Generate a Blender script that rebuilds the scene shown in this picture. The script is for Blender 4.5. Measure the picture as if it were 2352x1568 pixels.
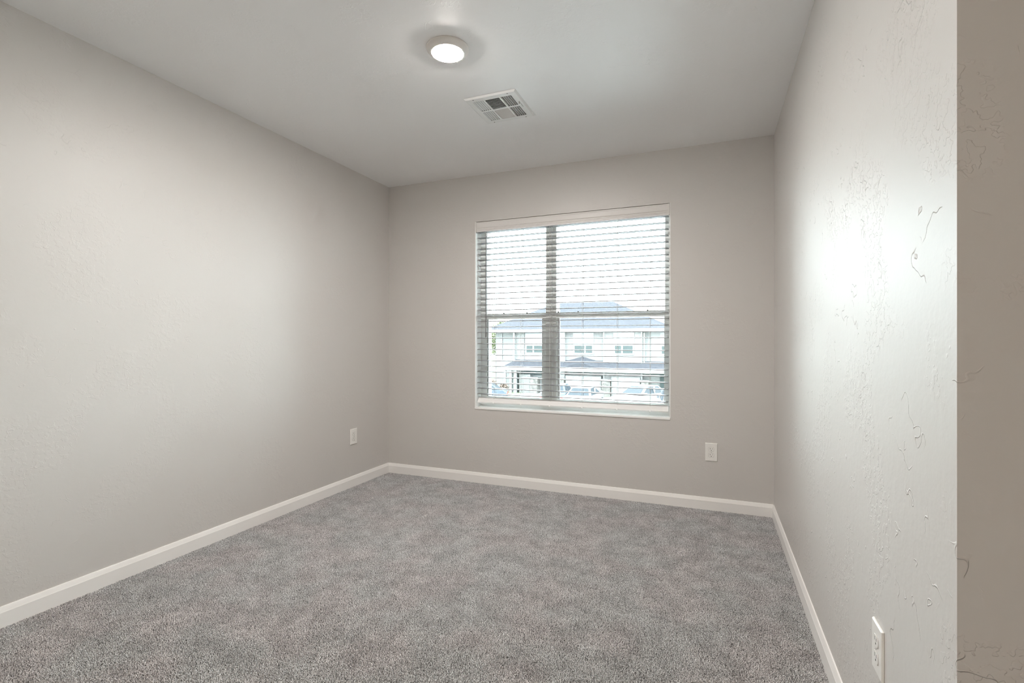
import bpy, bmesh, math, random
from mathutils import Matrix, Vector

# ------------------------------------------------------------------ clear
for o in list(bpy.data.objects):
    bpy.data.objects.remove(o, do_unlink=True)
SC = bpy.context.scene
COL = SC.collection
random.seed(7)

# ------------------------------------------------------------------ measures (metres)
H = 2.44                       # ceiling height
XL, XR = -2.5737, 0.3712       # left and right wall faces
D = 3.5751                     # back wall face
YC = 1.0219                    # outside corner where the right wall ends
Y_REAR, X_SIDE = -1.7, 1.75    # the part of the room behind the camera
WX0, WX1, WZ0, WZ1 = -1.750, -0.261, 0.582, 2.070   # window opening
CAM_H = 1.1121
FPX, YAW, PITCH, ROLL = 1143.38, 0.38103, 0.00157, 0.00118

# ------------------------------------------------------------------ camera
cam_d = bpy.data.cameras.new('camera')
cam = bpy.data.objects.new('camera', cam_d)
COL.objects.link(cam)
cam_d.sensor_width = 36.0
cam_d.lens = FPX / 2352.0 * 36.0
cam_d.clip_start, cam_d.clip_end = 0.02, 500
c, s = math.cos(YAW), math.sin(YAW)
r = Vector((c, s, 0)); fw = Vector((-s, c, 0)); up = Vector((0, 0, 1))
fw2 = math.cos(PITCH) * fw + math.sin(PITCH) * up
u2 = -math.sin(PITCH) * fw + math.cos(PITCH) * up
r3 = math.cos(ROLL) * r + math.sin(ROLL) * u2
u3 = -math.sin(ROLL) * r + math.cos(ROLL) * u2
M = Matrix((r3, u3, -fw2)).transposed().to_4x4()
M.translation = (0, 0, CAM_H)
cam.matrix_world = M
SC.camera = cam

# ------------------------------------------------------------------ sky
SKY = 9.0
LAMP = 335.0
world = bpy.data.worlds.new('overcast_sky')
SC.world = world
world.use_nodes = True
bg = world.node_tree.nodes['Background']
bg.inputs['Color'].default_value = (0.86, 0.945, 1.0, 1)
bg.inputs['Strength'].default_value = SKY

# ------------------------------------------------------------------ view
SC.view_settings.view_transform = 'Standard'
SC.view_settings.look = 'None'
SC.view_settings.gamma = 1.0
SC.view_settings.use_curve_mapping = False
SC.view_settings.exposure = 1.2
SC.cycles.use_denoising = True
SC.cycles.use_adaptive_sampling = True
SC.cycles.adaptive_threshold = 0.12
SC.cycles.adaptive_min_samples = 24
SC.cycles.use_light_tree = False
SC.cycles.filter_width = 1.05
SC.cycles.max_bounces = 12
SC.cycles.diffuse_bounces = 7
SC.cycles.glossy_bounces = 6
SC.cycles.transparent_max_bounces = 24
SC.cycles.sample_clamp_indirect = 8.0

# ================================================================== helpers
class MB:
    """collects boxes, prisms, tubes and links them as one mesh object"""
    def __init__(self):
        self.v, self.f = [], []
    def add(self, vs, fs):
        n = len(self.v)
        self.v += [tuple(p) for p in vs]
        self.f += [tuple(i + n for i in q) for q in fs]
        return self
    def box(self, x0, x1, y0, y1, z0, z1, rot=None, origin=None):
        vs = [Vector((x, y, z)) for x in (x0, x1) for y in (y0, y1) for z in (z0, z1)]
        if rot is not None:
            o = Vector(origin) if origin is not None else Vector(((x0 + x1) / 2, (y0 + y1) / 2, (z0 + z1) / 2))
            vs = [o + rot @ (p - o) for p in vs]
        return self.add(vs, [(0, 1, 3, 2), (4, 6, 7, 5), (0, 4, 5, 1), (2, 3, 7, 6), (0, 2, 6, 4), (1, 5, 7, 3)])
    def extrude(self, prof, axis, a0, a1, place):
        """closed profile of 2-D points swept from a0 to a1; place(u, v, a) -> xyz"""
        n = len(prof)
        vs = [place(u, v, a0) for u, v in prof] + [place(u, v, a1) for u, v in prof]
        fs = [(i, (i + 1) % n, n + (i + 1) % n, n + i) for i in range(n)]
        fs += [tuple(range(n - 1, -1, -1)), tuple(range(n, 2 * n))]
        return self.add(vs, fs)
    def tube(self, p0, p1, r0, r1=None, n=8):
        r1 = r0 if r1 is None else r1
        p0, p1 = Vector(p0), Vector(p1)
        d = (p1 - p0).normalized()
        a = d.orthogonal().normalized(); b = d.cross(a)
        vs = []
        for p, rr in ((p0, r0), (p1, r1)):
            for k in range(n):
                t = 2 * math.pi * k / n
                vs.append(p + rr * (math.cos(t) * a + math.sin(t) * b))
        fs = [(i, (i + 1) % n, n + (i + 1) % n, n + i) for i in range(n)]
        fs += [tuple(range(n - 1, -1, -1)), tuple(range(n, 2 * n))]
        return self.add(vs, fs)
    def lathe(self, prof, centre, n=48, axis='z'):
        """profile of (radius, height) swept round a vertical axis"""
        cx, cy, cz = centre
        vs, fs = [], []
        for rr, h in prof:
            for k in range(n):
                t = 2 * math.pi * k / n
                vs.append((cx + rr * math.cos(t), cy + rr * math.sin(t), cz + h))
        for j in range(len(prof) - 1):
            for k in range(n):
                fs.append((j * n + k, j * n + (k + 1) % n, (j + 1) * n + (k + 1) % n, (j + 1) * n + k))
        if prof[0][0] > 1e-6: fs.append(tuple(range(n)))
        if prof[-1][0] > 1e-6: fs.append(tuple(range((len(prof) - 1) * n, len(prof) * n)))
        return self.add(vs, fs)
    def mesh(self, name, mat, smooth=False, bevel=0.0, seg=2):
        me = bpy.data.meshes.new(name)
        me.from_pydata(self.v, [], self.f)
        bm = bmesh.new(); bm.from_mesh(me)
        bmesh.ops.remove_doubles(bm, verts=bm.verts, dist=1e-6)
        bmesh.ops.recalc_face_normals(bm, faces=bm.faces)
        if bevel > 0:
            es = [e for e in bm.edges if e.is_manifold and e.calc_face_angle(0) > 0.5]
            bmesh.ops.bevel(bm, geom=es, offset=bevel, segments=seg, affect='EDGES', profile=0.5, clamp_overlap=True)
        bm.to_mesh(me); bm.free()
        if smooth:
            for p in me.polygons: p.use_smooth = True
        me.materials.append(mat)
        return me
    def build(self, name, mat, parent=None, smooth=False, bevel=0.0, seg=2, loc=None):
        o = bpy.data.objects.new(name, self.mesh(name, mat, smooth, bevel, seg))
        COL.objects.link(o)
        if parent is not None: o.parent = parent
        if loc is not None: o.location = loc
        return o

def link_mesh(name, me, parent=None, loc=(0, 0, 0), rot=(0, 0, 0)):
    o = bpy.data.objects.new(name, me); COL.objects.link(o)
    o.parent = parent; o.location = loc; o.rotation_euler = rot
    return o
def empty(name, loc=(0, 0, 0), rz=0.0):
    o = bpy.data.objects.new(name, None); COL.objects.link(o)
    o.location = loc; o.rotation_euler = (0, 0, rz); o.empty_display_size = 0.05
    return o
def tag(o, label=None, cat=None, group=None, kind=None):
    if label: o['label'] = label
    if cat: o['category'] = cat
    if group: o['group'] = group
    if kind: o['kind'] = kind
    return o

# ================================================================== materials
def new_mat(name):
    m = bpy.data.materials.new(name); m.use_nodes = True
    nt = m.node_tree
    return m, nt, nt.nodes['Principled BSDF']
def N(nt, t, **kw):
    n = nt.nodes.new(t)
    for k, v in kw.items():
        setattr(n, k, v)
    return n
def L(nt, a, b): nt.links.new(a, b)
def plain(name, col, rough=0.5, spec=0.5, metal=0.0, emit=None, estr=0.0):
    m, nt, b = new_mat(name)
    b.inputs['Base Color'].default_value = (*col, 1)
    b.inputs['Roughness'].default_value = rough
    b.inputs['Specular IOR Level'].default_value = spec
    b.inputs['Metallic'].default_value = metal
    if emit:
        b.inputs['Emission Color'].default_value = (*emit, 1)
        b.inputs['Emission Strength'].default_value = estr
    # faint procedural unevenness so no surface is perfectly flat
    tc = N(nt, 'ShaderNodeTexCoord'); nz = N(nt, 'ShaderNodeTexNoise')
    nz.inputs['Scale'].default_value = 40
    L(nt, tc.outputs['Object'], nz.inputs['Vector'])
    bp = N(nt, 'ShaderNodeBump'); bp.inputs['Strength'].default_value = 0.05; bp.inputs['Distance'].default_value = 0.0005
    L(nt, nz.outputs['Fac'], bp.inputs['Height']); L(nt, bp.outputs['Normal'], b.inputs['Normal'])
    return m

def trowel_paint(name, col, rough, amount, seed, flat=False, spec=0.5):
    """eggshell paint over hand-trowelled drywall: thin curved ridges and patches of fine stipple"""
    m, nt, b = new_mat(name)
    b.inputs['Base Color'].default_value = (*col, 1)
    b.inputs['Roughness'].default_value = rough
    b.inputs['Specular IOR Level'].default_value = spec
    geo = N(nt, 'ShaderNodeNewGeometry'); sx = N(nt, 'ShaderNodeSeparateXYZ'); L(nt, geo.outputs['Position'], sx.inputs[0])
    def math_(op, a, b_=0.0, c_=None):
        q = N(nt, 'ShaderNodeMath', operation=op)
        for i, x in enumerate((a, b_) if c_ is None else (a, b_, c_)):
            if isinstance(x, (int, float)): q.inputs[i].default_value = x
            else: L(nt, x, q.inputs[i])
        return q.outputs[0]
    # wall coordinates: along the wall and up it (the ceiling uses x and y)
    uv = N(nt, 'ShaderNodeCombineXYZ')
    if flat:
        L(nt, math_('ADD', sx.outputs['X'], seed), uv.inputs[0]); L(nt, math_('ADD', sx.outputs['Y'], seed), uv.inputs[1])
    else:
        L(nt, math_('ADD', math_('SUBTRACT', sx.outputs['X'], sx.outputs['Y']), seed), uv.inputs[0]); L(nt, sx.outputs['Z'], uv.inputs[1])
    def noise(scale, detail, rough_=0.5):
        n = N(nt, 'ShaderNodeTexNoise', noise_dimensions='2D')
        n.inputs['Scale'].default_value = scale; n.inputs['Detail'].default_value = detail
        n.inputs['Roughness'].default_value = rough_
        L(nt, uv.outputs[0], n.inputs['Vector'])
        return n.outputs['Fac']
    def smooth(x, lo, hi, t0=0.0, t1=1.0):
        r_ = N(nt, 'ShaderNodeMapRange', interpolation_type='SMOOTHSTEP')
        r_.inputs['From Min'].default_value = lo; r_.inputs['From Max'].default_value = hi
        r_.inputs['To Min'].default_value = t0; r_.inputs['To Max'].default_value = t1
        L(nt, x, r_.inputs['Value']); return r_.outputs[0]
    big, mid, fine = noise(3.6, 1.0), noise(5.2, 3.0, 0.62), noise(42, 2.0, 0.6)
    seg = smooth(noise(13, 0.0), .50, .58)           # breaks the ridges into short strokes
    def ridge(at, w): return smooth(math_('ABSOLUTE', math_('SUBTRACT', mid, at)), 0.0, w, 1.0, 0.0)
    lines = math_('ADD', math_('MULTIPLY', ridge(.50, .008), smooth(big, .54, .60)), math_('MULTIPLY', ridge(.44, .008), smooth(big, .46, .40)))
    patch = math_('MULTIPLY', smooth(fine, 0.53, 0.57), smooth(big, .50, .58))
    h = math_('ADD', math_('MULTIPLY', patch, 0.42), math_('MULTIPLY', lines, seg))
    h = math_('MULTIPLY_ADD', fine, 0.28, h)
    bp = N(nt, 'ShaderNodeBump'); bp.inputs['Strength'].default_value = amount; bp.inputs['Distance'].default_value = 0.0022
    L(nt, h, bp.inputs['Height']); L(nt, bp.outputs['Normal'], b.inputs['Normal'])
    return m

WALLC = (0.620, 0.600, 0.576)
M_WALL = trowel_paint('greige_wall_paint', WALLC, 0.50, 0.30, 1.0, spec=0.95)
M_WALLR = trowel_paint('greige_wall_paint_heavy_trowel', WALLC, 0.50, 0.75, 1.0, spec=0.95)
M_CEIL = trowel_paint('ceiling_paint', (0.90, 0.90, 0.90), 0.40, 0.26, 7.0, flat=True, spec=1.0)
M_TRIM = plain('white_trim_paint', (0.90, 0.89, 0.87), 0.32)
M_SILL = plain('white_sill_paint', (0.92, 0.92, 0.91), 0.35)
M_VINYL = plain('white_vinyl', (0.92, 0.93, 0.92), 0.35)
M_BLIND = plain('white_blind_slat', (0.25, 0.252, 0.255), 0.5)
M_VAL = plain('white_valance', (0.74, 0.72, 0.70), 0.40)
M_CORD = plain('white_cord', (0.72, 0.72, 0.70), 0.7)
M_WAND = plain('smoked_plastic_wand', (0.16, 0.16, 0.17), 0.25)
M_PLATE = plain('white_plastic', (0.84, 0.83, 0.80), 0.28)
M_SLOT = plain('dark_slot', (0.03, 0.028, 0.026), 0.6)
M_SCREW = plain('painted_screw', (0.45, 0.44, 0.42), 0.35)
M_VENT = plain('white_enamel', (0.84, 0.85, 0.84), 0.35)
M_DUCT_SHADE = plain('duct_shade', (0.16, 0.18, 0.19), 0.45, metal=0.3)
M_VSCREW = plain('dark_screw', (0.10, 0.09, 0.08), 0.4, metal=0.6)
M_GASK = plain('dark_gasket', (0.10, 0.11, 0.11), 0.5)
M_LAMPTRIM = plain('lamp_trim', (0.84, 0.82, 0.79), 0.35)
M_DIFF = plain('lit_diffuser', (0.9, 0.9, 0.9), 0.5, emit=(1.0, 0.945, 0.895), estr=LAMP)

M_DIFFW = plain('lit_warm_diffuser', (0.9, 0.9, 0.9), 0.5, emit=(1.0, 0.85, 0.70), estr=LAMP * 0.60)

def glass_mat():
    m = bpy.data.materials.new('window_glass'); m.use_nodes = True
    nt = m.node_tree; nt.nodes.clear()
    out = N(nt, 'ShaderNodeOutputMaterial'); mix = N(nt, 'ShaderNodeMixShader')
    tr = N(nt, 'ShaderNodeBsdfTransparent'); tr.inputs['Color'].default_value = (0.90, 0.935, 0.925, 1)
    gl = N(nt, 'ShaderNodeBsdfGlossy'); gl.inputs['Roughness'].default_value = 0.0
    fr = N(nt, 'ShaderNodeFresnel'); fr.inputs['IOR'].default_value = 1.45
    L(nt, fr.outputs[0], mix.inputs[0]); L(nt, tr.outputs[0], mix.inputs[1]); L(nt, gl.outputs[0], mix.inputs[2])
    L(nt, mix.outputs[0], out.inputs['Surface'])
    return m
M_GLASS = glass_mat()

def carpet_mat(name, bump):
    m, nt, b = new_mat(name)
    b.inputs['Roughness'].default_value = 0.9
    b.inputs['Specular IOR Level'].default_value = 0.12
    b.inputs['Sheen Weight'].default_value = 0.15
    geo = N(nt, 'ShaderNodeNewGeometry')
    fl = N(nt, 'ShaderNodeVectorMath', operation='MULTIPLY'); fl.inputs[1].default_value = (1, 1, 0.25)
    L(nt, geo.outputs['Position'], fl.inputs[0])
    n1 = N(nt, 'ShaderNodeTexNoise'); n1.inputs['Scale'].default_value = 250; n1.inputs['Detail'].default_value = 2.0; n1.inputs['Roughness'].default_value = 0.7
    L(nt, fl.outputs[0], n1.inputs['Vector'])
    cr = N(nt, 'ShaderNodeValToRGB')
    e = cr.color_ramp.elements
    e[0].position = 0.32; e[0].color = (0.09, 0.09, 0.092, 1)
    e[1].position = 0.68; e[1].color = (0.88, 0.88, 0.885, 1)
    q = cr.color_ramp.elements.new(0.50); q.color = (0.51, 0.51, 0.515, 1)
    L(nt, n1.outputs['Fac'], cr.inputs['Fac'])
    # pile-lay shading painted into the yarn colour as random mottling
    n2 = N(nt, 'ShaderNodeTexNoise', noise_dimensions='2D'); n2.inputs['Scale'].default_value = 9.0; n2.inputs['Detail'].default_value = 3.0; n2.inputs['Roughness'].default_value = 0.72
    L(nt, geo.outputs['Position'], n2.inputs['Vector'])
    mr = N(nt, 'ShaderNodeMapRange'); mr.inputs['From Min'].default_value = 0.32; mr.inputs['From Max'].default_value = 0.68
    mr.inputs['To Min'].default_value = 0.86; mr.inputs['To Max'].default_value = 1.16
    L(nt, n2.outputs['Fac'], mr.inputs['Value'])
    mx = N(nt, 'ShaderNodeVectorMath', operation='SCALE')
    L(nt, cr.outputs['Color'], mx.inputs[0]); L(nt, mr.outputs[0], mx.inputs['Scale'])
    # slight pinkish / bluish yarn drift
    n3 = N(nt, 'ShaderNodeTexNoise', noise_dimensions='2D'); n3.inputs['Scale'].default_value = 3.7; n3.inputs['Detail'].default_value = 1.0
    L(nt, geo.outputs['Position'], n3.inputs['Vector'])
    c3 = N(nt, 'ShaderNodeValToRGB')
    c3.color_ramp.elements[0].position = 0.40; c3.color_ramp.elements[0].color = (0.99, 1.0, 1.0, 1)
    c3.color_ramp.elements[1].position = 0.62; c3.color_ramp.elements[1].color = (1.025, 0.995, 0.995, 1)
    L(nt, n3.outputs['Fac'], c3.inputs['Fac'])
    mu = N(nt, 'ShaderNodeVectorMath', operation='MULTIPLY')
    L(nt, mx.outputs[0], mu.inputs[0]); L(nt, c3.outputs['Color'], mu.inputs[1])
    L(nt, mu.outputs[0], b.inputs['Base Color'])
    if bump:
        bp = N(nt, 'ShaderNodeBump'); bp.inputs['Strength'].default_value = 0.9; bp.inputs['Distance'].default_value = 0.004
        L(nt, n1.outputs['Fac'], bp.inputs['Height']); L(nt, bp.outputs['Normal'], b.inputs['Normal'])
    return m
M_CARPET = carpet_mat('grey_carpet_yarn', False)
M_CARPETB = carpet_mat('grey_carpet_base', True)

# ================================================================== the room
def struct(o, label, cat): return tag(o, label, cat, kind='structure')

T = 0.12
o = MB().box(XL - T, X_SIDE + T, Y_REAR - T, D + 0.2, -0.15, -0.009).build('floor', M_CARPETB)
struct(o, 'grey carpeted floor of the empty bedroom', 'floor')
o = MB().box(XL - T, X_SIDE + T, Y_REAR - T, D + 0.2, H, H + 0.12).build('ceiling', M_CEIL)
struct(o, 'hand-textured pale grey ceiling with lamp and vent', 'ceiling')
o = MB().box(XL - T, XL, Y_REAR, D, -0.15, H).build('wall_left', M_WALL)
struct(o, 'long greige wall on the left with one outlet', 'wall')
# the back wall is one slab with the window opening cut through it
def slab_with_hole(x0, x1, z0, z1, y0, y1, hx0, hx1, hz0, hz1):
    xs, zs = [x0, hx0, hx1, x1], [z0, hz0, hz1, z1]
    m = MB()
    vs = [(x, y, z) for y in (y0, y1) for z in zs for x in xs]
    idx = lambda j, k, i: j * 16 + k * 4 + i
    fs = []
    for j in (0, 1):
        for k in range(3):
            for i in range(3):
                if (i, k) != (1, 1):
                    fs.append((idx(j, k, i), idx(j, k, i + 1), idx(j, k + 1, i + 1), idx(j, k + 1, i)))
    ring = [(1, 1), (1, 2), (2, 2), (2, 1)]
    for a in range(4):
        (k0, i0), (k1, i1) = ring[a], ring[(a + 1) % 4]
        fs.append((idx(0, k0, i0), idx(0, k1, i1), idx(1, k1, i1), idx(1, k0, i0)))
    for k in range(3):
        fs += [(idx(0, k, 0), idx(1, k, 0), idx(1, k + 1, 0), idx(0, k + 1, 0)), (idx(0, k, 3), idx(1, k, 3), idx(1, k + 1, 3), idx(0, k + 1, 3))]
    for i in range(3):
        fs += [(idx(0, 0, i), idx(1, 0, i), idx(1, 0, i + 1), idx(0, 0, i + 1)), (idx(0, 3, i), idx(1, 3, i), idx(1, 3, i + 1), idx(0, 3, i + 1))]
    return m.add(vs, fs)
o = slab_with_hole(XL - T, XR + T, -0.15, H, D, D + 0.2, WX0, WX1, WZ0, WZ1).build('wall_back', M_WALL)
struct(o, 'greige back wall with the window opening', 'wall')
# right wall and the return wall it meets at the outside corner: one L-shaped slab
m = MB()
prof = [(XR, D), (XR, YC), (X_SIDE, YC), (X_SIDE, YC + T), (XR + T, YC + T), (XR + T, D)]
m.extrude(prof, 'z', -0.15, H, lambda u, v, a: (u, v, a))
o = m.build('wall_right', M_WALLR, bevel=0.0)
struct(o, 'greige right wall ending in an outside corner', 'wall')
o = MB().box(X_SIDE, X_SIDE + T, Y_REAR, YC + T, -0.15, H).build('wall_side', M_WALL)
struct(o, 'greige side wall of the entry behind the viewpoint', 'wall')
o = MB().box(XL - T, X_SIDE + T, Y_REAR - T, Y_REAR, -0.15, H).build('wall_rear', M_WALL)
struct(o, 'greige rear wall behind the viewpoint', 'wall')

# ---- baseboards: flat face with a sloped, eased top
BT, BF, BH = 0.012, 0.059, 0.079
bprof = [(0, -0.009), (BT, -0.009), (BT, BF - 0.002), (BT - 0.001, BF), (0.0055, BH - 0.003), (0.004, BH), (0, BH)]
def baseboard(name, label, a0, a1, place):
    o = MB().extrude(bprof, '', a0, a1, place).build(name, M_TRIM)
    struct(o, label, 'baseboard')
baseboard('baseboard_left', 'white baseboard along the left wall', Y_REAR, D, lambda u, v, a: (XL + u, a, v))
baseboard('baseboard_back', 'white baseboard under the window wall', XL, XR, lambda u, v, a: (a, D - u, v))
baseboard('baseboard_right', 'white baseboard along the right wall', YC - BT, D, lambda u, v, a: (XR - u, a, v))
baseboard('baseboard_entry', 'white baseboard on the return wall beside the corner', XR - BT, X_SIDE, lambda u, v, a: (a, YC - u, v))

# ---- carpet pile: one patch of yarn tufts, laid edge to edge over the floor by geometry nodes
def carpet_pile():
    P, STEP = 0.18, 0.0036
    n = int(round(P / STEP))
    rnd = random.Random(3)
    m = MB()
    for i in range(n):
        for j in range(n):
            x = -P / 2 + (i + 0.5) * STEP + rnd.uniform(-.0016, .0016)
            y = -P / 2 + (j + 0.5) * STEP + rnd.uniform(-.0016, .0016)
            hh = rnd.uniform(0.0060, 0.0092); rr = rnd.uniform(0.0012, 0.0021)
            lx, ly = rnd.gauss(0, .0026), rnd.gauss(0, .0026)
            t0 = rnd.uniform(0, 6.28)
            ring = []
            for z, q, k in ((0, .7, 0), (hh * .65, 1.05, .55), (hh * .93, .75, .9)):
                for a in range(4):
                    t = t0 + a * math.pi / 2 + k * .8
                    ring.append((x + lx * k + q * rr * math.cos(t), y + ly * k + q * rr * math.sin(t), z))
            ring.append((x + lx, y + ly, hh))
            fs = [(b * 4 + a, b * 4 + (a + 1) % 4, b * 4 + 4 + (a + 1) % 4, b * 4 + 4 + a) for b in range(2) for a in range(4)]
            fs += [(8 + a, 8 + (a + 1) % 4, 12) for a in range(4)]
            m.add(ring, fs)
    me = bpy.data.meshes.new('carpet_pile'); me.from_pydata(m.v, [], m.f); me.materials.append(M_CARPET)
    for p in me.polygons: p.use_smooth = True
    x0, x1, y0, y1 = XL + BT, XR - BT, -0.25, D - BT
    nx, ny = math.ceil((x1 - x0) / P), math.ceil((y1 - y0) / P)
    sx, sy = (x1 - x0) / nx, (y1 - y0) / ny       # patches shrink a little so that they fill the floor exactly
    ob = bpy.data.objects.new('carpet_pile', me); COL.objects.link(ob)
    ob.location = ((x0 + x1) / 2, (y0 + y1) / 2, -0.0088)
    ng = bpy.data.node_groups.new('lay_carpet', 'GeometryNodeTree')
    ng.interface.new_socket('Geometry', in_out='INPUT', socket_type='NodeSocketGeometry')
    ng.interface.new_socket('Geometry', in_out='OUTPUT', socket_type='NodeSocketGeometry')
    gi, go = ng.nodes.new('NodeGroupInput'), ng.nodes.new('NodeGroupOutput')
    gr = ng.nodes.new('GeometryNodeMeshGrid')
    gr.inputs['Vertices X'].default_value = nx; gr.inputs['Vertices Y'].default_value = ny
    gr.inputs['Size X'].default_value = (x1 - x0) - sx; gr.inputs['Size Y'].default_value = (y1 - y0) - sy
    ip = ng.nodes.new('GeometryNodeInstanceOnPoints')
    rv = ng.nodes.new('FunctionNodeRandomValue'); rv.data_type = 'INT'
    rv.inputs[4].default_value = 0; rv.inputs[5].default_value = 3
    mul = ng.nodes.new('ShaderNodeMath'); mul.operation = 'MULTIPLY'; mul.inputs[1].default_value = math.pi / 2
    cx = ng.nodes.new('ShaderNodeCombineXYZ')
    ng.links.new(rv.outputs[2], mul.inputs[0]); ng.links.new(mul.outputs[0], cx.inputs['Z'])
    ng.links.new(gr.outputs['Mesh'], ip.inputs['Points']); ng.links.new(gi.outputs[0], ip.inputs['Instance'])
    ng.links.new(cx.outputs[0], ip.inputs['Rotation'])
    k = min(sx, sy) / P
    ip.inputs['Scale'].default_value = (max(sx, sy) / P * 1.004, max(sx, sy) / P * 1.004, 1.0)
    ng.links.new(ip.outputs[0], go.inputs[0])
    md = ob.modifiers.new('lay_carpet', 'NODES'); md.node_group = ng
    tag(ob, 'short twisted grey carpet pile covering the bedroom floor', 'carpet', kind='stuff')
carpet_pile()

# ================================================================== window
FY = D + 0.10
win = empty('window_1', ((WX0 + WX1) / 2, D + 0.13, WZ0))
struct(win, 'white vinyl twin window with lower sashes behind the blind', 'window')
def wpart(mb, name, mat, parent=win, bevel=0.0, label=None):
    off = Vector(win.location)
    mb.v = [tuple(Vector(p) - off) for p in mb.v]
    o = mb.build(name, mat, parent, bevel=bevel)
    if label: o['label'] = label
    return o
MX0, MX1 = -1.189, -1.105      # mullion between the two units
RZ0, RZ1 = 1.298, 1.341        # meeting rail
fy0, fy1 = D + 0.10, D + 0.19
m = MB()
m.box(WX0, -1.690, fy0, fy1, WZ0, WZ1); m.box(-0.305, WX1, fy0, fy1, WZ0, WZ1)
m.box(-1.690, -0.305, fy0, fy1, WZ1 - 0.05, WZ1); m.box(-1.690, -0.305, fy0, fy1, WZ0, WZ0 + 0.045)
wpart(m, 'window_frame', M_VINYL)
wpart(MB().box(MX0, MX1, fy0 - 0.004, fy1, WZ0 + .045, WZ1 - .05).box(MX0 + .047, MX0 + .052, fy0 - .010, fy0, WZ0 + .045, WZ1 - .05), 'mullion', M_VINYL, bevel=0.002)
for (a, b_) in ((-1.690, MX0), (MX1, -0.305)):
    wpart(MB().box(a, b_, fy0 + 0.002, fy0 + 0.055, RZ0, RZ1), 'meeting_rail', M_VINYL, bevel=0.002)
    # lower sash, set nearer the room
    sw = 0.020 if a < -1.5 else 0.020
    l0 = a + 0.004 if a < -1.5 else a + 0.018
    l1 = b_ - 0.035 if a < -1.5 else b_ - 0.006
    sash = MB()
    sash.box(a, l0, fy0 + .008, fy0 + .045, WZ0 + .045, RZ0)
    sash.box(l1, b_, fy0 + .008, fy0 + .045, WZ0 + .045, RZ0)
    sash.box(l0, l1, fy0 + .008, fy0 + .045, WZ0 + .045, WZ0 + .095)
    wpart(sash, 'lower_sash', M_VINYL, bevel=0.002)
    wpart(MB().box(l0, l0 + .004, fy0 + .006, fy0 + .012, WZ0 + .095, RZ0 - .002), 'gasket', M_GASK)
    wpart(MB().box(l0, l1, fy0 + .026, fy0 + .030, WZ0 + .095, RZ0), 'pane', M_GLASS)
    wpart(MB().box(a, b_, fy0 + .060, fy0 + .064, RZ0 + .02, WZ1 - .05), 'pane', M_GLASS)
for x in (-1.545, -1.348, -1.092, -0.935, -0.425):
    wpart(MB().box(x - .006, x + .006, fy0 + .004, fy0 + .02, RZ1, RZ1 + .004).box(x - .003, x + .003, fy0 + .002, fy0 + .012, RZ1 + .004, RZ1 + .008), 'tilt_latch', M_GASK)
# sill board
o = MB().box(WX0, WX1, D - 0.006, D + 0.10, WZ0 - 0.002, WZ0 + 0.014).build('trim_1', M_SILL, bevel=0.003)
struct(o, 'white sill board at the bottom of the window opening', 'window sill')
# side and top returns; their daylight brightness is put into the white colour
o = MB().box(WX0, WX0 + .006, D - 0.001, D + 0.10, WZ0 + .014, WZ1).box(WX1 - .006, WX1, D - 0.001, D + 0.10, WZ0 + .014, WZ1).box(WX0 + .006, WX1 - .006, D + .02, D + 0.10, WZ1 - .006, WZ1).build('trim_2', M_SILL)
struct(o, 'returns lining the window opening, daylight brightness painted in white', 'window trim')

# ================================================================== blind
BX0, BX1 = WX0 + 0.012, WX1 - 0.016
BY = D + 0.040                       # middle of the slats
blind = empty('window_blind', ((BX0 + BX1) / 2, BY, WZ0))
tag(blind, 'white horizontal slat blind lowered over the window with slats open', 'blind')
def bpart(mb, name, mat, parent=blind, smooth=False, bevel=0.0, label=None):
    off = Vector(blind.location)
    mb.v = [tuple(Vector(p) - off) for p in mb.v]
    o = mb.build(name, mat, parent, smooth=smooth, bevel=bevel)
    if label: o['label'] = label
    return o
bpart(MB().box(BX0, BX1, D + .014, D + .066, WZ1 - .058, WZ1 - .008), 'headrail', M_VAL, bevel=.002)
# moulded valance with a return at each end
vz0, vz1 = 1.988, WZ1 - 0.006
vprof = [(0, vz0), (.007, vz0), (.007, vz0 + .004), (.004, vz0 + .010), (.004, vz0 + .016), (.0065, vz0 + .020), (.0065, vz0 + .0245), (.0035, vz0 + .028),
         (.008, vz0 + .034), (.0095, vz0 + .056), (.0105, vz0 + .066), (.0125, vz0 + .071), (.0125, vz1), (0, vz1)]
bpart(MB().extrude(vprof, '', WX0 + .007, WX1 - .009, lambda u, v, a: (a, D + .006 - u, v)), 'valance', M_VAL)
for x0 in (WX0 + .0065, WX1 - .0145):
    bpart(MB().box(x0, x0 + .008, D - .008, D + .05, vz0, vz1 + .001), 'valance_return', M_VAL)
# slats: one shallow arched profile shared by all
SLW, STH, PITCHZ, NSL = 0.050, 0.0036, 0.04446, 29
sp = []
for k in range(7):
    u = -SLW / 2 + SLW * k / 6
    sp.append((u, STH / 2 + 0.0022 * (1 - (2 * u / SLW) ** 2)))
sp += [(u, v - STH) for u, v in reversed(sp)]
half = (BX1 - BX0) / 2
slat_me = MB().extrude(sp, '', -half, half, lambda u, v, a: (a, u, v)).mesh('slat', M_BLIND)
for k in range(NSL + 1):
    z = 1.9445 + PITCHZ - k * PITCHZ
    link_mesh('slat', slat_me, blind, (0, 0, z - WZ0), (math.radians(1.5 + random.uniform(-.6, .6)), 0, random.uniform(-.0004, .0004)))
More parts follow.
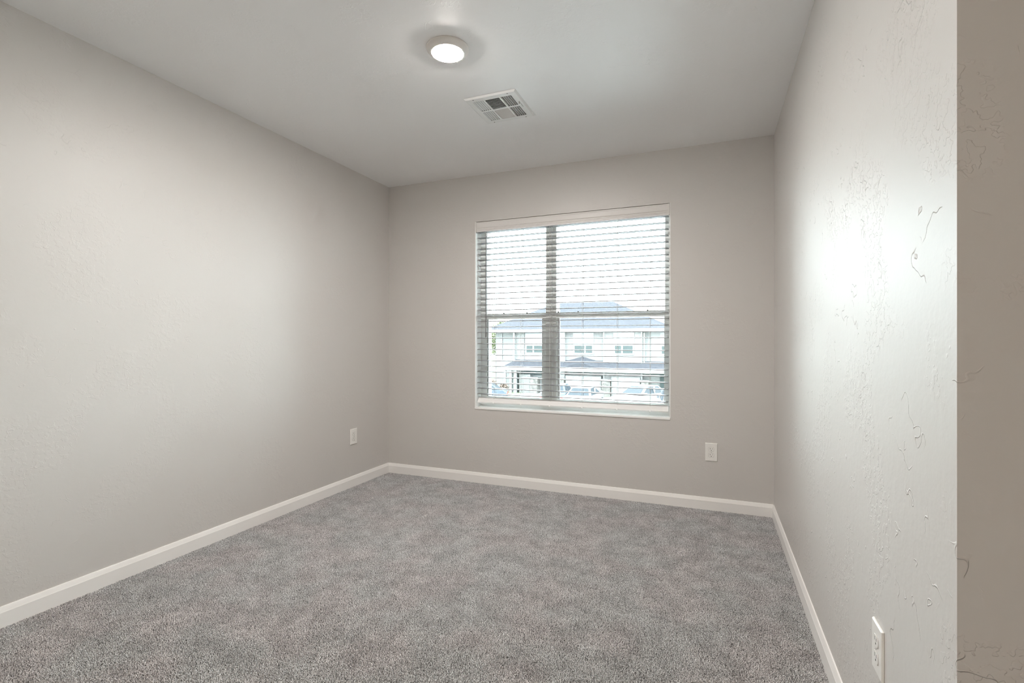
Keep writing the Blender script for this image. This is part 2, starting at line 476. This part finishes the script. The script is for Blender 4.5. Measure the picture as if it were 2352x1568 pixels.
# bottom rail, rolled towards the room
rot = Matrix.Rotation(math.radians(50), 3, 'X')
rail = MB().box(BX0, BX1, BY - .026, BY + .026, .650 - .008, .650 + .008, rot, ((BX0 + BX1) / 2, BY, .650))
bpart(rail, 'bottom_rail', M_SILL, bevel=.003)
LAD = [-1.595, -1.364, -1.132, -0.884, -0.629, -0.399]
for x in LAD:
    m = MB()
    for dy in (-.0265, .0265):
        m.tube((x, BY + dy, .668), (x, BY + dy, WZ1 - .06), .0008, n=5)
    for k in range(NSL):
        z = 1.9445 + PITCHZ - k * PITCHZ - .0022
        m.tube((x + .003, BY - .0265, z), (x + .003, BY + .0265, z), .0006, n=4)
    bpart(m, 'ladder_cord', M_CORD)
    bpart(MB().tube((x, BY, .655), (x, BY, WZ1 - .06), .0009, n=5), 'lift_cord', M_CORD)
    bpart(MB().tube((x, BY - .030, .634), (x, BY - .024, .628), .006, .005, n=12), 'cord_button', M_SILL)
wx, wy = -1.655, D + .002
m = MB().tube((wx, wy, 1.19), (wx, wy, 1.955), .0036, n=6).tube((wx, wy, 1.15), (wx, wy, 1.19), .0048, .0040, n=8)
wand = bpart(m, 'tilt_wand', M_WAND, label='dark tilt wand')
m = MB().tube((wx, wy, 1.955), (wx, D + .012, 1.985), .0016, n=6).tube((wx, wy - .0005, 1.950), (wx, wy + .0005, 1.975), .0042, n=8)
bpart(m, 'wand_hook', M_WAND)

# ================================================================== ceiling lamp
def disc_lamp(label, x, y, glow):
    lamp = empty('ceiling_lamp', (x, y, H))
    tag(lamp, label, 'ceiling lamp', 'disc lamps on the ceiling')
    MB().lathe([(.0960, 0), (.0960, -.004), (.0945, -.0075), (.0880, -.0150), (.0790, -.0215), (.0735, -.0240), (.0715, -.0236), (.0712, -.0205), (.06, -.0200), (.0, -.0200)], (0, 0, 0), 64).build('trim_ring', M_LAMPTRIM, lamp, smooth=True)
    MB().lathe([(.0711, -.0202), (.0704, -.0243), (.0640, -.0268), (.0480, -.0290), (.0240, -.0301), (.0, -.0305)], (0, 0, 0), 64).build('diffuser', glow, lamp, smooth=True)
disc_lamp('round white disc lamp glowing on the ceiling beside the vent', -1.108, 1.979, M_DIFF)
disc_lamp('round white disc lamp in the rear half of the ceiling behind the viewpoint', -0.50, -1.05, M_DIFFW)

# ================================================================== ceiling vent
VX0, VX1, VY0, VY1 = -1.2600, -0.9555, 2.4225, 2.7500
vent = empty('ceiling_vent', ((VX0 + VX1) / 2, (VY0 + VY1) / 2, H))
tag(vent, 'square white metal air register with louvers in the ceiling', 'vent')
vw, vl = (VX1 - VX0), (VY1 - VY0)
def vu(u): return -vw / 2 + u * vw
def vv(v): return -vl / 2 + v * vl
cols = [(.130, .335), (.365, .640), (.675, .875)]
rows = [(.125, .478), (.518, .875)]
zt, zb = -0.0005, -0.0085
# flange: a plate with six openings and sloping edges
us = [0.03] + [x for c_ in cols for x in c_] + [.97]
vs_ = [0.03] + [x for c_ in rows for x in c_] + [.97]
m = MB()
for i in range(len(us) - 1):
    for j in range(len(vs_) - 1):
        if i % 2 == 1 and j % 2 == 1: continue
        m.box(vu(us[i]), vu(us[i + 1]), vv(vs_[j]), vv(vs_[j + 1]), zb, zb + .0018)
m.add([(vu(0), vv(0), zt), (vu(1), vv(0), zt), (vu(1), vv(1), zt), (vu(0), vv(1), zt), (vu(.03), vv(.03), zb), (vu(.97), vv(.03), zb), (vu(.97), vv(.97), zb), (vu(.03), vv(.97), zb)],
      [(0, 1, 5, 4), (1, 2, 6, 5), (2, 3, 7, 6), (3, 0, 4, 7)])
m.build('face_plate', M_VENT, vent)
MB().box(vu(.10), vu(.90), vv(.10), vv(.90), -.0012, -.0004).build('duct_shadow_plate', M_DUCT_SHADE, vent)  # flat dark sheet stands in for the shade inside the duct
lou = MB().box(-.0006, .0006, -.5, .5, -.0042, .0042).mesh('louver', M_VENT)
def louver(x, y, length, along_x, tilt):
    o = bpy.data.objects.new('louver', lou); COL.objects.link(o); o.parent = vent
    o.location = (x, y, -.0058)
    R = Matrix.Rotation(math.pi / 2, 4, 'Z') if along_x else Matrix.Identity(4)
    o.matrix_local = Matrix.Translation((x, y, -.0055)) @ R @ Matrix.Rotation(tilt, 4, 'Y') @ Matrix.Diagonal((1, length, 1, 1))
for ri, (v0, v1) in enumerate(rows):
    for ci, (u0, u1) in enumerate(cols):
        if ci == 1:
            for k in range(9):
                y = vv(v0 + (k + .5) / 9 * (v1 - v0))
                louver(vu((u0 + u1) / 2), y, (u1 - u0) * vw, True, math.radians(50 if ri == 0 else -50) )
        else:
            for k in range(6):
                x = vu(u0 + k / 5 * (u1 - u0))
                louver(x, vv((v0 + v1) / 2), (v1 - v0) * vl, False, math.radians(48 if ci == 0 else 12))
for (u, v) in ((.17, .055), (.83, .055), (.17, .945), (.83, .945)):
    MB().lathe([(.0032, -.0010), (.0030, -.0016), (.0, -.0022)], (vu(u), vv(v), zb + .001), 12).build('screw', M_VSCREW, vent)
lv = MB().box(vu(.925) - .0015, vu(.925) + .0015, vv(.36), vv(.56), zb - .0015, zb - .0004).box(vu(.925) - .002, vu(.925) + .002, vv(.36), vv(.385), zb - .012, zb - .0004)
lv.build('damper_lever', M_SCREW, vent)

# ================================================================== outlets
def outlet(label, loc, rz):
    """built facing -y, then turned about z"""
    root = empty('wall_outlet', loc, rz)
    tag(root, label, 'outlet', 'duplex wall outlets')
    w, h, t = .0380, .0600, .0062
    vs = [(-w, 0, -h), (w, 0, -h), (w, 0, h), (-w, 0, h)]
    ring2 = [(x * .995, -t * .45, z * .997) for x, _, z in vs]
    ring3 = [(x * .93, -t, z * .955) for x, _, z in vs]
    MB().add(vs + ring2 + ring3, [(i, (i + 1) % 4, 4 + (i + 1) % 4, 4 + i) for i in range(4)] + [(4 + i, 4 + (i + 1) % 4, 8 + (i + 1) % 4, 8 + i) for i in range(4)] + [(8, 9, 10, 11), (3, 2, 1, 0)]).build('cover_plate', M_PLATE, root, bevel=.0012)
    for sz in (.0195, -.0195):
        # round face with flattened top and bottom, a grey ring stands in for the dark gap
        pts = []
        for k in range(40):
            a = 2 * math.pi * k / 40
            pts.append((.0172 * math.cos(a), max(-.0132, min(.0132, .0172 * math.sin(a)))))
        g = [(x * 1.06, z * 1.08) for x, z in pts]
        rec = MB().extrude(pts, '', -t + .001, -t - .0016, lambda u, v, a: (u, a, v + sz)).build('receptacle', M_PLATE, root, bevel=.0004)
        MB().extrude(g, '', -t + .0008, -t - .0003, lambda u, v, a: (u, a, v + sz)).build('receptacle_gap', M_SCREW, rec)
        y0, y1 = -t - .0018, -t - .0010
        MB().box(-.0074, -.0054, y0, y1, sz - .0005, sz + .0085).build('slot', M_SLOT, rec)
        MB().box(.0056, .0074, y0, y1, sz + .0005, sz + .0080).build('slot', M_SLOT, rec)
        gp = [(.0026 * math.cos(a), -.0068 + (.0026 * math.sin(a) if math.sin(a) < 0 else .0020 * math.sin(a))) for a in [2 * math.pi * k / 14 for k in range(14)]]
        MB().extrude(gp, '', y1, y0, lambda u, v, a: (u, a, v + sz)).build('ground_hole', M_SLOT, rec)
    MB().extrude([(.0026 * math.cos(2 * math.pi * k / 14), .0026 * math.sin(2 * math.pi * k / 14)) for k in range(14)], '', -t + .0005, -t - .0010, lambda u, v, a: (u, a, v)).build('screw', M_SCREW, root)
    return root
outlet('white duplex outlet on the window wall, right of the window', (-.0005, D, .3822), 0)
outlet('white duplex outlet on the left wall near the far corner', (XL, 3.123, .3825), math.pi / 2)
outlet('white duplex outlet low on the right wall, nearest the viewer', (XR, 1.425, .3830), -math.pi / 2)

# ================================================================== outside: the street seen through the blind
GZ = -3.4
M_GRASS = plain('lawn', (0.16, 0.20, 0.11), 0.9)
M_BOUNCE = plain('pale_bounce_paving', (0.42, 0.415, 0.405), 0.9)
M_CONC = plain('concrete', (0.15, 0.147, 0.14), 0.85)
M_WHITE = plain('white_siding', (0.161, 0.161, 0.161), 0.6)
M_TRIMW = plain('white_house_trim', (0.203, 0.203, 0.203), 0.6)
M_GARAGE = plain('white_garage_door', (0.182, 0.182, 0.1785), 0.55)
M_STONE_ = None

def lined(name, col, col2, freq, axis='Z', width=.12):
    """clapboard or shingle courses: thin darker lines"""
    m, nt, b = new_mat(name)
    b.inputs['Roughness'].default_value = 0.95; b.inputs['Specular IOR Level'].default_value = 0.05
    tc = N(nt, 'ShaderNodeTexCoord'); sx = N(nt, 'ShaderNodeSeparateXYZ'); L(nt, tc.outputs['Object'], sx.inputs[0])
    mu = N(nt, 'ShaderNodeMath', operation='MULTIPLY'); mu.inputs[1].default_value = freq; L(nt, sx.outputs[axis], mu.inputs[0])
    fr = N(nt, 'ShaderNodeMath', operation='FRACT'); L(nt, mu.outputs[0], fr.inputs[0])
    lt = N(nt, 'ShaderNodeMath', operation='LESS_THAN'); lt.inputs[1].default_value = width; L(nt, fr.outputs[0], lt.inputs[0])
    nz = N(nt, 'ShaderNodeTexNoise'); nz.inputs['Scale'].default_value = 5; L(nt, tc.outputs['Object'], nz.inputs['Vector'])
    mx = N(nt, 'ShaderNodeMix', data_type='RGBA'); mx.inputs[6].default_value = (*col, 1); mx.inputs[7].default_value = (*col2, 1)
    L(nt, lt.outputs[0], mx.inputs[0])
    m2 = N(nt, 'ShaderNodeMix', data_type='RGBA', blend_type='MULTIPLY'); m2.inputs[0].default_value = .5
    L(nt, mx.outputs[2], m2.inputs[6]); L(nt, nz.outputs['Fac'], m2.inputs[7])
    L(nt, m2.outputs[2], b.inputs['Base Color'])
    return m
M_GREYS = lined('grey_clapboard', (0.203, 0.2002, 0.1974), (0.161, 0.1589, 0.1568), 5.0)
M_SHING = lined('slate_shingle', (0.0622, 0.0633, 0.0721), (0.048, 0.0491, 0.0557), 6.0)
def stone_mat():
    m, nt, b = new_mat('ledge_stone'); b.inputs['Roughness'].default_value = .9
    tc = N(nt, 'ShaderNodeTexCoord'); vo = N(nt, 'ShaderNodeTexVoronoi'); vo.inputs['Scale'].default_value = 6
    L(nt, tc.outputs['Object'], vo.inputs['Vector'])
    cr = N(nt, 'ShaderNodeValToRGB'); cr.color_ramp.elements[0].color = (.05, .047, .044, 1); cr.color_ramp.elements[1].color = (.17, .16, .15, 1)
    L(nt, vo.outputs['Color'], cr.inputs['Fac']); L(nt, cr.outputs['Color'], b.inputs['Base Color'])
    return m
M_STONE = stone_mat()
M_PANE = plain('house_glass', (0.042, 0.0518, 0.0518), 0.5, spec=0.15)
M_PANEP = plain('curtained_glass', (0.14, 0.1442, 0.1442), 0.3)
M_DARK = plain('porch_recess', (0.035, 0.0476, 0.049), 0.8)  # dark porch openings, and header shading put into colour
M_DOWN = plain('downspout', (0.154, 0.147, 0.14), 0.6)

o = MB().box(-70, 50, D + 2, 120, GZ - .3, GZ).build('ground_lawn', M_GRASS)
struct(o, 'lawn around the houses across the street', 'lawn')
o = MB().box(-70, 50, D + 1.0, 31, GZ, GZ + .03).build('bounce_court', M_BOUNCE)  # unseen pale ground, added to bounce daylight up to the ceiling
struct(o, 'unseen pale court added in front of the townhouses to bounce daylight indoors', 'parking court')
o = MB().box(-40, 20, 31.4, 32.8, GZ, GZ + .05).build('sidewalk', M_CONC)
struct(o, 'concrete sidewalk along the street', 'sidewalk')
for k, (a, b_) in enumerate(((-15.4, -13.6), (-11.9, -8.6), (-7.7, -4.4))):
    o = MB().box(a, b_, 31.0, 41.9, GZ + .001, GZ + .06).build('driveway', M_CONC)
    tag(o, ['narrow concrete path to the porch at the left', 'concrete driveway in front of the middle garage', 'concrete driveway in front of the right garage'][k], 'driveway', 'driveways of the townhouses', kind='structure')

F = 42.0
house = empty('townhouse', (-11, F, GZ))
tag(house, 'pale two-storey townhouse with slate hip roof across the street', 'building')
HO = Vector(house.location)
def hpart(mb, name, mat, parent=None, bevel=0.0):
    mb.v = [tuple(Vector(p) - HO) for p in mb.v]
    return mb.build(name, mat, parent or house, bevel=bevel)
EZ = 2.0                                    # eaves
hpart(MB().box(-18.8, -16.57, F + .8, F + 9, GZ, EZ), 'wall', M_WHITE)
hpart(MB().box(-16.57, -15.64, F, F + 9, GZ, EZ), 'wall', M_GREYS)
hpart(MB().box(-15.64, -12.0, F + .1, F + 9, GZ, EZ), 'wall', M_WHITE)
hpart(MB().box(-12.0, -8.42, F, F + 9, GZ, EZ), 'wall', M_GREYS)
hpart(MB().box(-8.38, -5.25, F - .25, F + 9, GZ, EZ), 'wall', M_GREYS)
hpart(MB().box(-5.25, 1.0, F + .3, F + 9, GZ, EZ), 'wall', M_WHITE)
for (x, w_) in ((-16.6, .14), (-12.2, .42), (-8.46, .12), (-5.36, .12)):
    hpart(MB().box(x, x + w_, F - .31, F + .1, GZ, EZ), 'corner_board', M_TRIMW)
hpart(MB().box(-5.16, -5.04, F - .28, F - .16, GZ + 2.9, EZ - .1), 'downspout', M_DOWN)
hpart(MB().box(-18.2, -18.08, F + .68, F + .8, GZ + 2.9, EZ - .1), 'downspout', M_TRIMW)
# main hip roof
def hip(x0, x1, y0, y1, z0, rx0, rx1, ry, rz, th=.18):
    v = [(x0, y0, z0), (x1, y0, z0), (x1, y1, z0), (x0, y1, z0), (rx0, ry, rz), (rx1, ry, rz)]
    v2 = [(x, y, z - th) for x, y, z in v[:4]]
    return MB().add(v + v2, [(0, 1, 5, 4), (1, 2, 5), (2, 3, 4, 5), (3, 0, 4), (0, 6, 7, 1), (1, 7, 8, 2), (2, 8, 9, 3), (3, 9, 6, 0), (6, 9, 8, 7)])
hpart(hip(-19.4, -2.6, F - .6, F + 10.2, EZ + .22, -14.2, -8.6, F + 5, 4.95), 'roof', M_SHING)
hpart(MB().box(-19.4, -2.6, F - .66, F - .58, EZ + .02, EZ + .26), 'gutter', M_TRIMW)
# first-floor roof band with a low gable
PZ0, PZ1, PY = -1.06, -0.45, F - 1.15
v = [(-17.3, PY, PZ0), (1.0, PY, PZ0), (1.0, F, PZ1), (-16.4, F, PZ1), (-17.3, F, PZ0)]
m = MB().add(v + [(x, y, z - .12) for x, y, z in v], [(0, 1, 2, 3), (0, 3, 4), (5, 9, 8, 7, 6), (0, 5, 6, 1), (1, 6, 7, 2), (2, 7, 8, 3), (3, 8, 9, 4), (4, 9, 5, 0)])
hpart(m, 'porch_roof', M_SHING)
gb = [(-11.6, PY + .02, PZ0 + .1), (-8.9, PY + .02, PZ0 + .1), (-10.25, F + .05, -.06)]
m = MB().add([(-11.9, F - .2, PZ1 - .12), (-10.25, F - .2, -.10), (-8.6, F - .2, PZ1 - .12), (-11.7, PY + .1, PZ0 + .08), (-10.25, PY + .1, PZ0 + .45), (-8.8, PY + .1, PZ0 + .08)],
             [(0, 3, 4, 1), (1, 4, 5, 2), (3, 5, 4), (0, 1, 2), (0, 2, 5, 3)])
hpart(m, 'porch_gable', M_SHING)
hpart(MB().box(-17.3, 1.0, PY - .05, PY + .05, PZ0 - .30, PZ0 + .02), 'fascia', M_TRIMW)
# ground floor: recess, doors, piers, posts
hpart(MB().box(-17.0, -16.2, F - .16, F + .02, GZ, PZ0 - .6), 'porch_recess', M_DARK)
hpart(MB().box(-15.9, -13.9, F - .05, F + .12, PZ0 - .75, PZ0 - .35), 'dark_header', M_DARK)  # header shading painted as a dark strip
def door(x0, x1, z1):
    d = hpart(MB().box(x0, x1, F - .40, F - .02, GZ, z1), 'garage_door', M_GARAGE)
    n = 4
    for i in range(n):
        z0_ = GZ + .06 + i * (z1 - GZ - .1) / n
        for j in range(4):
            w_ = (x1 - x0) / 4
            o_ = MB().box(x0 + j * w_ + .08, x0 + (j + 1) * w_ - .08, F - .43, F - .40, z0_ + .07, z0_ + (z1 - GZ - .1) / n - .05)
            hpart(o_, 'door_panel', M_TRIMW, d)
door(-11.7, -8.6, -1.75); door(-7.75, -5.4, -1.75)
d = hpart(MB().box(-16.0, -14.95, F - .3, F + .1, GZ, -1.75), 'front_door', M_GARAGE)
hpart(MB().box(-15.8, -15.15, F - .33, F - .30, GZ + 1.1, -1.95), 'door_panel', M_TRIMW, d)
for x0, x1 in ((-14.9, -14.15), (-12.5, -11.75), (-8.5, -7.8), (-5.3, -4.7)):
    hpart(MB().box(x0, x1, F - .7, F - .05, GZ, -2.05), 'stone_pier', M_STONE)
    hpart(MB().box(x0 - .05, x1 + .05, F - .75, F, -2.05, -1.95), 'pier_cap', M_TRIMW)
for x in (-17.1, -16.55, -16.1, -3.3):
    hpart(MB().box(x - .1, x + .1, PY + .1, PY + .3, GZ, PZ0 - .28), 'porch_post', M_TRIMW)
hpart(MB().box(-12.4, -11.85, F - .12, F + .02, -2.0, -1.25), 'window', M_PANE)
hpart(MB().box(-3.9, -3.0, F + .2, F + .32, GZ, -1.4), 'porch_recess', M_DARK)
hpart(MB().box(-4.7, -3.8, F + .1, F + .34, -1.5, -1.25), 'dark_header', M_DARK)  # dark strip across the header
def house_window(x0, x1, z0, z1, y, split):
    root = hpart(MB().box(x0 - .14, x1 + .14, y - .06, y, z0 - .14, z1 + .14), 'window', M_TRIMW)
    xm = x0 + split * (x1 - x0); zm = (z0 + z1) / 2 - .12
    for a, b_ in ((x0, xm - .07), (xm + .07, x1)):
        hpart(MB().box(a, b_, y - .075, y - .055, z0, zm - .06), 'pane', M_PANE, root)
        hpart(MB().box(a, b_, y - .075, y - .055, zm + .02, z1), 'pane', M_PANEP, root)
house_window(-15.43, -13.95, .20, 1.78, F + .1, .43)
house_window(-10.98, -9.45, .22, 1.80, F, .60)
house_window(-7.46, -6.02, .22, 1.80, F - .25, .40)
house_window(-3.75, -2.5, .20, 1.78, F + .3, .5)

# ---- cars
M_TYRE = plain('tyre_rubber', (0.03, 0.03, 0.03), 0.8)
M_RIM = plain('alloy_rim', (0.45, 0.46, 0.47), 0.3, metal=0.7)
M_CGLASS = plain('car_glass', (0.022, 0.028, 0.034), 0.5, spec=0.12)
M_LENS = plain('lamp_lens', (0.35, 0.05, 0.04), 0.2)
M_HEAD = plain('headlamp', (0.5, 0.52, 0.54), 0.15)
def car(label, loc, rz, paint, tall=0.0):
    root = empty('car', loc, rz); tag(root, label, 'car', 'cars parked by the townhouse')
    Lh, W_ = 2.28, .90
    side = [(-Lh, .42), (-Lh + .04, .72), (-Lh + .18, .86), (-1.05, .98), (1.45, 1.02), (2.0, 1.0), (Lh - .05, .82), (Lh, .45), (Lh - .1, .24), (-Lh + .1, .24)]
    side = [(x, z + tall * max(0, z - .4)) for x, z in side]
    n = len(side); vs = []
    for y, k in ((-W_, .97), (-W_ * .93, 1.0), (W_ * .93, 1.0), (W_, .97)):
        vs += [(x * k, y, z) for x, z in side]
    fs = [(b * n + i, b * n + (i + 1) % n, (b + 1) * n + (i + 1) % n, (b + 1) * n + i) for b in range(3) for i in range(n)]
    fs += [tuple(range(n)), tuple(range(3 * n, 4 * n))]
    MB().add(vs, fs).build('body', paint, root, bevel=.03)
    zb_, zt_ = 1.0 + tall * .6, 1.46 + tall
    bot, top = [(-1.15, zb_), (1.75, zb_)], [(-.30, zt_), (1.05, zt_)]
    wb, wt = .84, .62
    cv = []
    for x, z in bot: cv += [(x, -wb, z), (x, wb, z)]
    for x, z in top: cv += [(x, -wt, z), (x, wt, z)]
    MB().add(cv, [(0, 1, 5, 4), (2, 6, 7, 3), (0, 4, 6, 2), (1, 3, 7, 5), (4, 5, 7, 6), (0, 2, 3, 1)]).build('roof', paint, root, bevel=.05)
    def quad(name, a, b_, c_, d_, off):
        q = [Vector(cv[a]), Vector(cv[b_]), Vector(cv[c_]), Vector(cv[d_])]
        ctr = sum(q, Vector()) / 4; nrm = (q[1] - q[0]).cross(q[3] - q[0]).normalized()
        if nrm.dot(ctr - Vector((.3, 0, 1.1))) < 0: nrm = -nrm
        q = [ctr + (p - ctr) * .84 for p in q]
        MB().add([p + nrm * off for p in q] + [p - nrm * .01 for p in q], [(0, 1, 2, 3), (7, 6, 5, 4), (0, 4, 5, 1), (1, 5, 6, 2), (2, 6, 7, 3), (3, 7, 4, 0)]).build(name, M_CGLASS, root)
    quad('windscreen', 0, 1, 5, 4, .012); quad('rear_window', 2, 3, 7, 6, .012)
    for sgn, (a, b_, c_, d_) in ((-1, (0, 2, 6, 4)), (1, (1, 3, 7, 5))):
        quad('side_window', a, b_, c_, d_, .012)
        MB().box(.28, .36, sgn * .78 - .06, sgn * .78 + .03, zb_ + .02, zt_ - .04).build('door_pillar', paint, root)
        MB().box(-.95, -.75, sgn * .95 - .07, sgn * .95 + .07, zb_ + .0, zb_ + .14).build('wing_mirror', paint, root, bevel=.02)
        MB().box(-Lh - .02, -Lh + .25, sgn * .62 - .2, sgn * .62 + .2, .62, .76).build('headlamp', M_HEAD, root, bevel=.02)
        MB().box(Lh - .2, Lh + .01, sgn * .68 - .17, sgn * .68 + .17, .66, .84).build('tail_lamp', M_LENS, root, bevel=.02)
    for x in (-1.40, 1.38):
        for sgn in (-1, 1):
            w = MB().tube((x, sgn * .74, .33), (x, sgn * .93, .33), .33, n=24).build('wheel', M_TYRE, root)
            MB().tube((x, sgn * .92, .33), (x, sgn * .945, .33), .21, .19, n=16).build('rim', M_RIM, w)
    return root
M_P1 = plain('white_car_paint', (0.168, 0.168, 0.1701), 0.5, spec=0.2)
M_P2 = plain('silver_car_paint', (0.091, 0.0945, 0.105), 0.5, spec=0.2)
M_P3 = plain('blue_grey_car_paint', (0.049, 0.063, 0.0805), 0.5, spec=0.2)
car('white sedan parked at an angle, nearest the right edge of the window', (-4.35, 34.0, GZ + .06), math.radians(62), M_P1, .12)
car('white car with dark rear glass in the middle driveway', (-7.95, 33.0, GZ + .06), math.radians(-90), M_P1, .02)
car('blue-grey car just right of the window mullion', (-10.1, 34.0, GZ + .06), math.radians(-84), M_P3, .10)
car('tall silver car half hidden by the right window frame', (-1.8, 29.0, GZ + .06), math.radians(-82), M_P2, .45)
car('blue-grey car at the left edge of the window', (-16.0, 33.0, GZ + .06), math.radians(20), M_P3, .05)

# ---- trees and shrubs
def leaf_mat(name, col):
    m, nt, b = new_mat(name); b.inputs['Roughness'].default_value = .6
    tc = N(nt, 'ShaderNodeTexCoord'); nz = N(nt, 'ShaderNodeTexNoise'); nz.inputs['Scale'].default_value = 3
    L(nt, tc.outputs['Object'], nz.inputs['Vector'])
    cr = N(nt, 'ShaderNodeValToRGB'); cr.color_ramp.elements[0].position = .35; cr.color_ramp.elements[1].position = .65
    cr.color_ramp.elements[0].color = (*[x * .7 for x in col], 1); cr.color_ramp.elements[1].color = (*[min(1, x * 1.25) for x in col], 1)
    L(nt, nz.outputs['Fac'], cr.inputs['Fac']); L(nt, cr.outputs['Color'], b.inputs['Base Color'])
    return m
M_LEAF = leaf_mat('green_leaves', (0.0455, 0.0805, 0.0385)); M_LEAFY = leaf_mat('yellow_green_leaves', (0.084, 0.1015, 0.0455))
M_ROSE = leaf_mat('reddish_shrub_leaves', (0.098, 0.0665, 0.0525)); M_BARK = plain('bark', (0.16, 0.12, 0.09), 0.9)
def plant(name, label, cat, loc, height, rx, rz, trunk, mat, nleaf, size, seed, group=None):
    rnd = random.Random(seed)
    root = empty(name, loc); tag(root, label, cat, group)
    m = MB()
    if trunk > 0:
        m.tube((0, 0, -.05), (0, 0, height - rz * 1.2), trunk, trunk * .6, 8)
        for k in range(5):
            a = k * 1.257 + .3
            m.tube((0, 0, height - rz * (1.6 - .1 * k)), (rx * .6 * math.cos(a), rx * .6 * math.sin(a), height - rz * .8), trunk * .45, trunk * .15, 6)
    else:
        for k in range(5):
            a = k * 1.257
            m.tube((0, 0, -.03), (rx * .5 * math.cos(a), rx * .5 * math.sin(a), height * .7), .02, .008, 5)
    m.build('trunk' if trunk > 0 else 'stems', M_BARK, root)
    lf = MB()
    for k in range(nleaf):
        while True:
            p = Vector((rnd.uniform(-1, 1), rnd.uniform(-1, 1), rnd.uniform(-1, 1)))
            if .25 < p.length < 1: break
        p = Vector((p.x * rx * (1 + .2 * math.sin(5 * p.z)), p.y * rx, p.z * rz)) + Vector((0, 0, height - rz))
        a = Vector((rnd.gauss(0, 1), rnd.gauss(0, 1), rnd.gauss(0, 1))).normalized()
        b_ = a.orthogonal().normalized(); q = size * rnd.uniform(.6, 1.3)
        lf.add([p - a * q, p + b_ * q * .45, p + a * q, p - b_ * q * .45], [(0, 1, 2, 3)])
    me = bpy.data.meshes.new('foliage'); me.from_pydata(lf.v, [], lf.f); me.materials.append(mat)
    link_mesh('foliage', me, root)
plant('tree', 'green tree at the left edge of the townhouse', 'tree', (-21.0, 41.0, GZ), 5.9, 1.25, 2.4, .14, M_LEAF, 2600, .17, 5)
plant('tree', 'tall yellow-green tree rising behind the left end of the roof', 'tree', (-24.5, 58.0, GZ), 7.1, 2.1, 2.2, .16, M_LEAFY, 2400, .22, 6)
shr = [(-18.75, 39.6, 1.7, M_LEAFY, 'yellow-green shrub below the white side wall'), (-17.65, 39.5, 1.35, M_ROSE, 'reddish shrub left of the porch posts'),
       (-16.55, 39.4, 1.05, M_ROSE, 'low reddish shrub in front of the porch posts')]
for k, (x, y, h_, mt, lb) in enumerate(shr):
    plant('shrub', lb, 'shrub', (x, y, GZ), h_, .40, h_ * .5, 0, mt, 500, .10, 20 + k, 'shrubs by the porch')
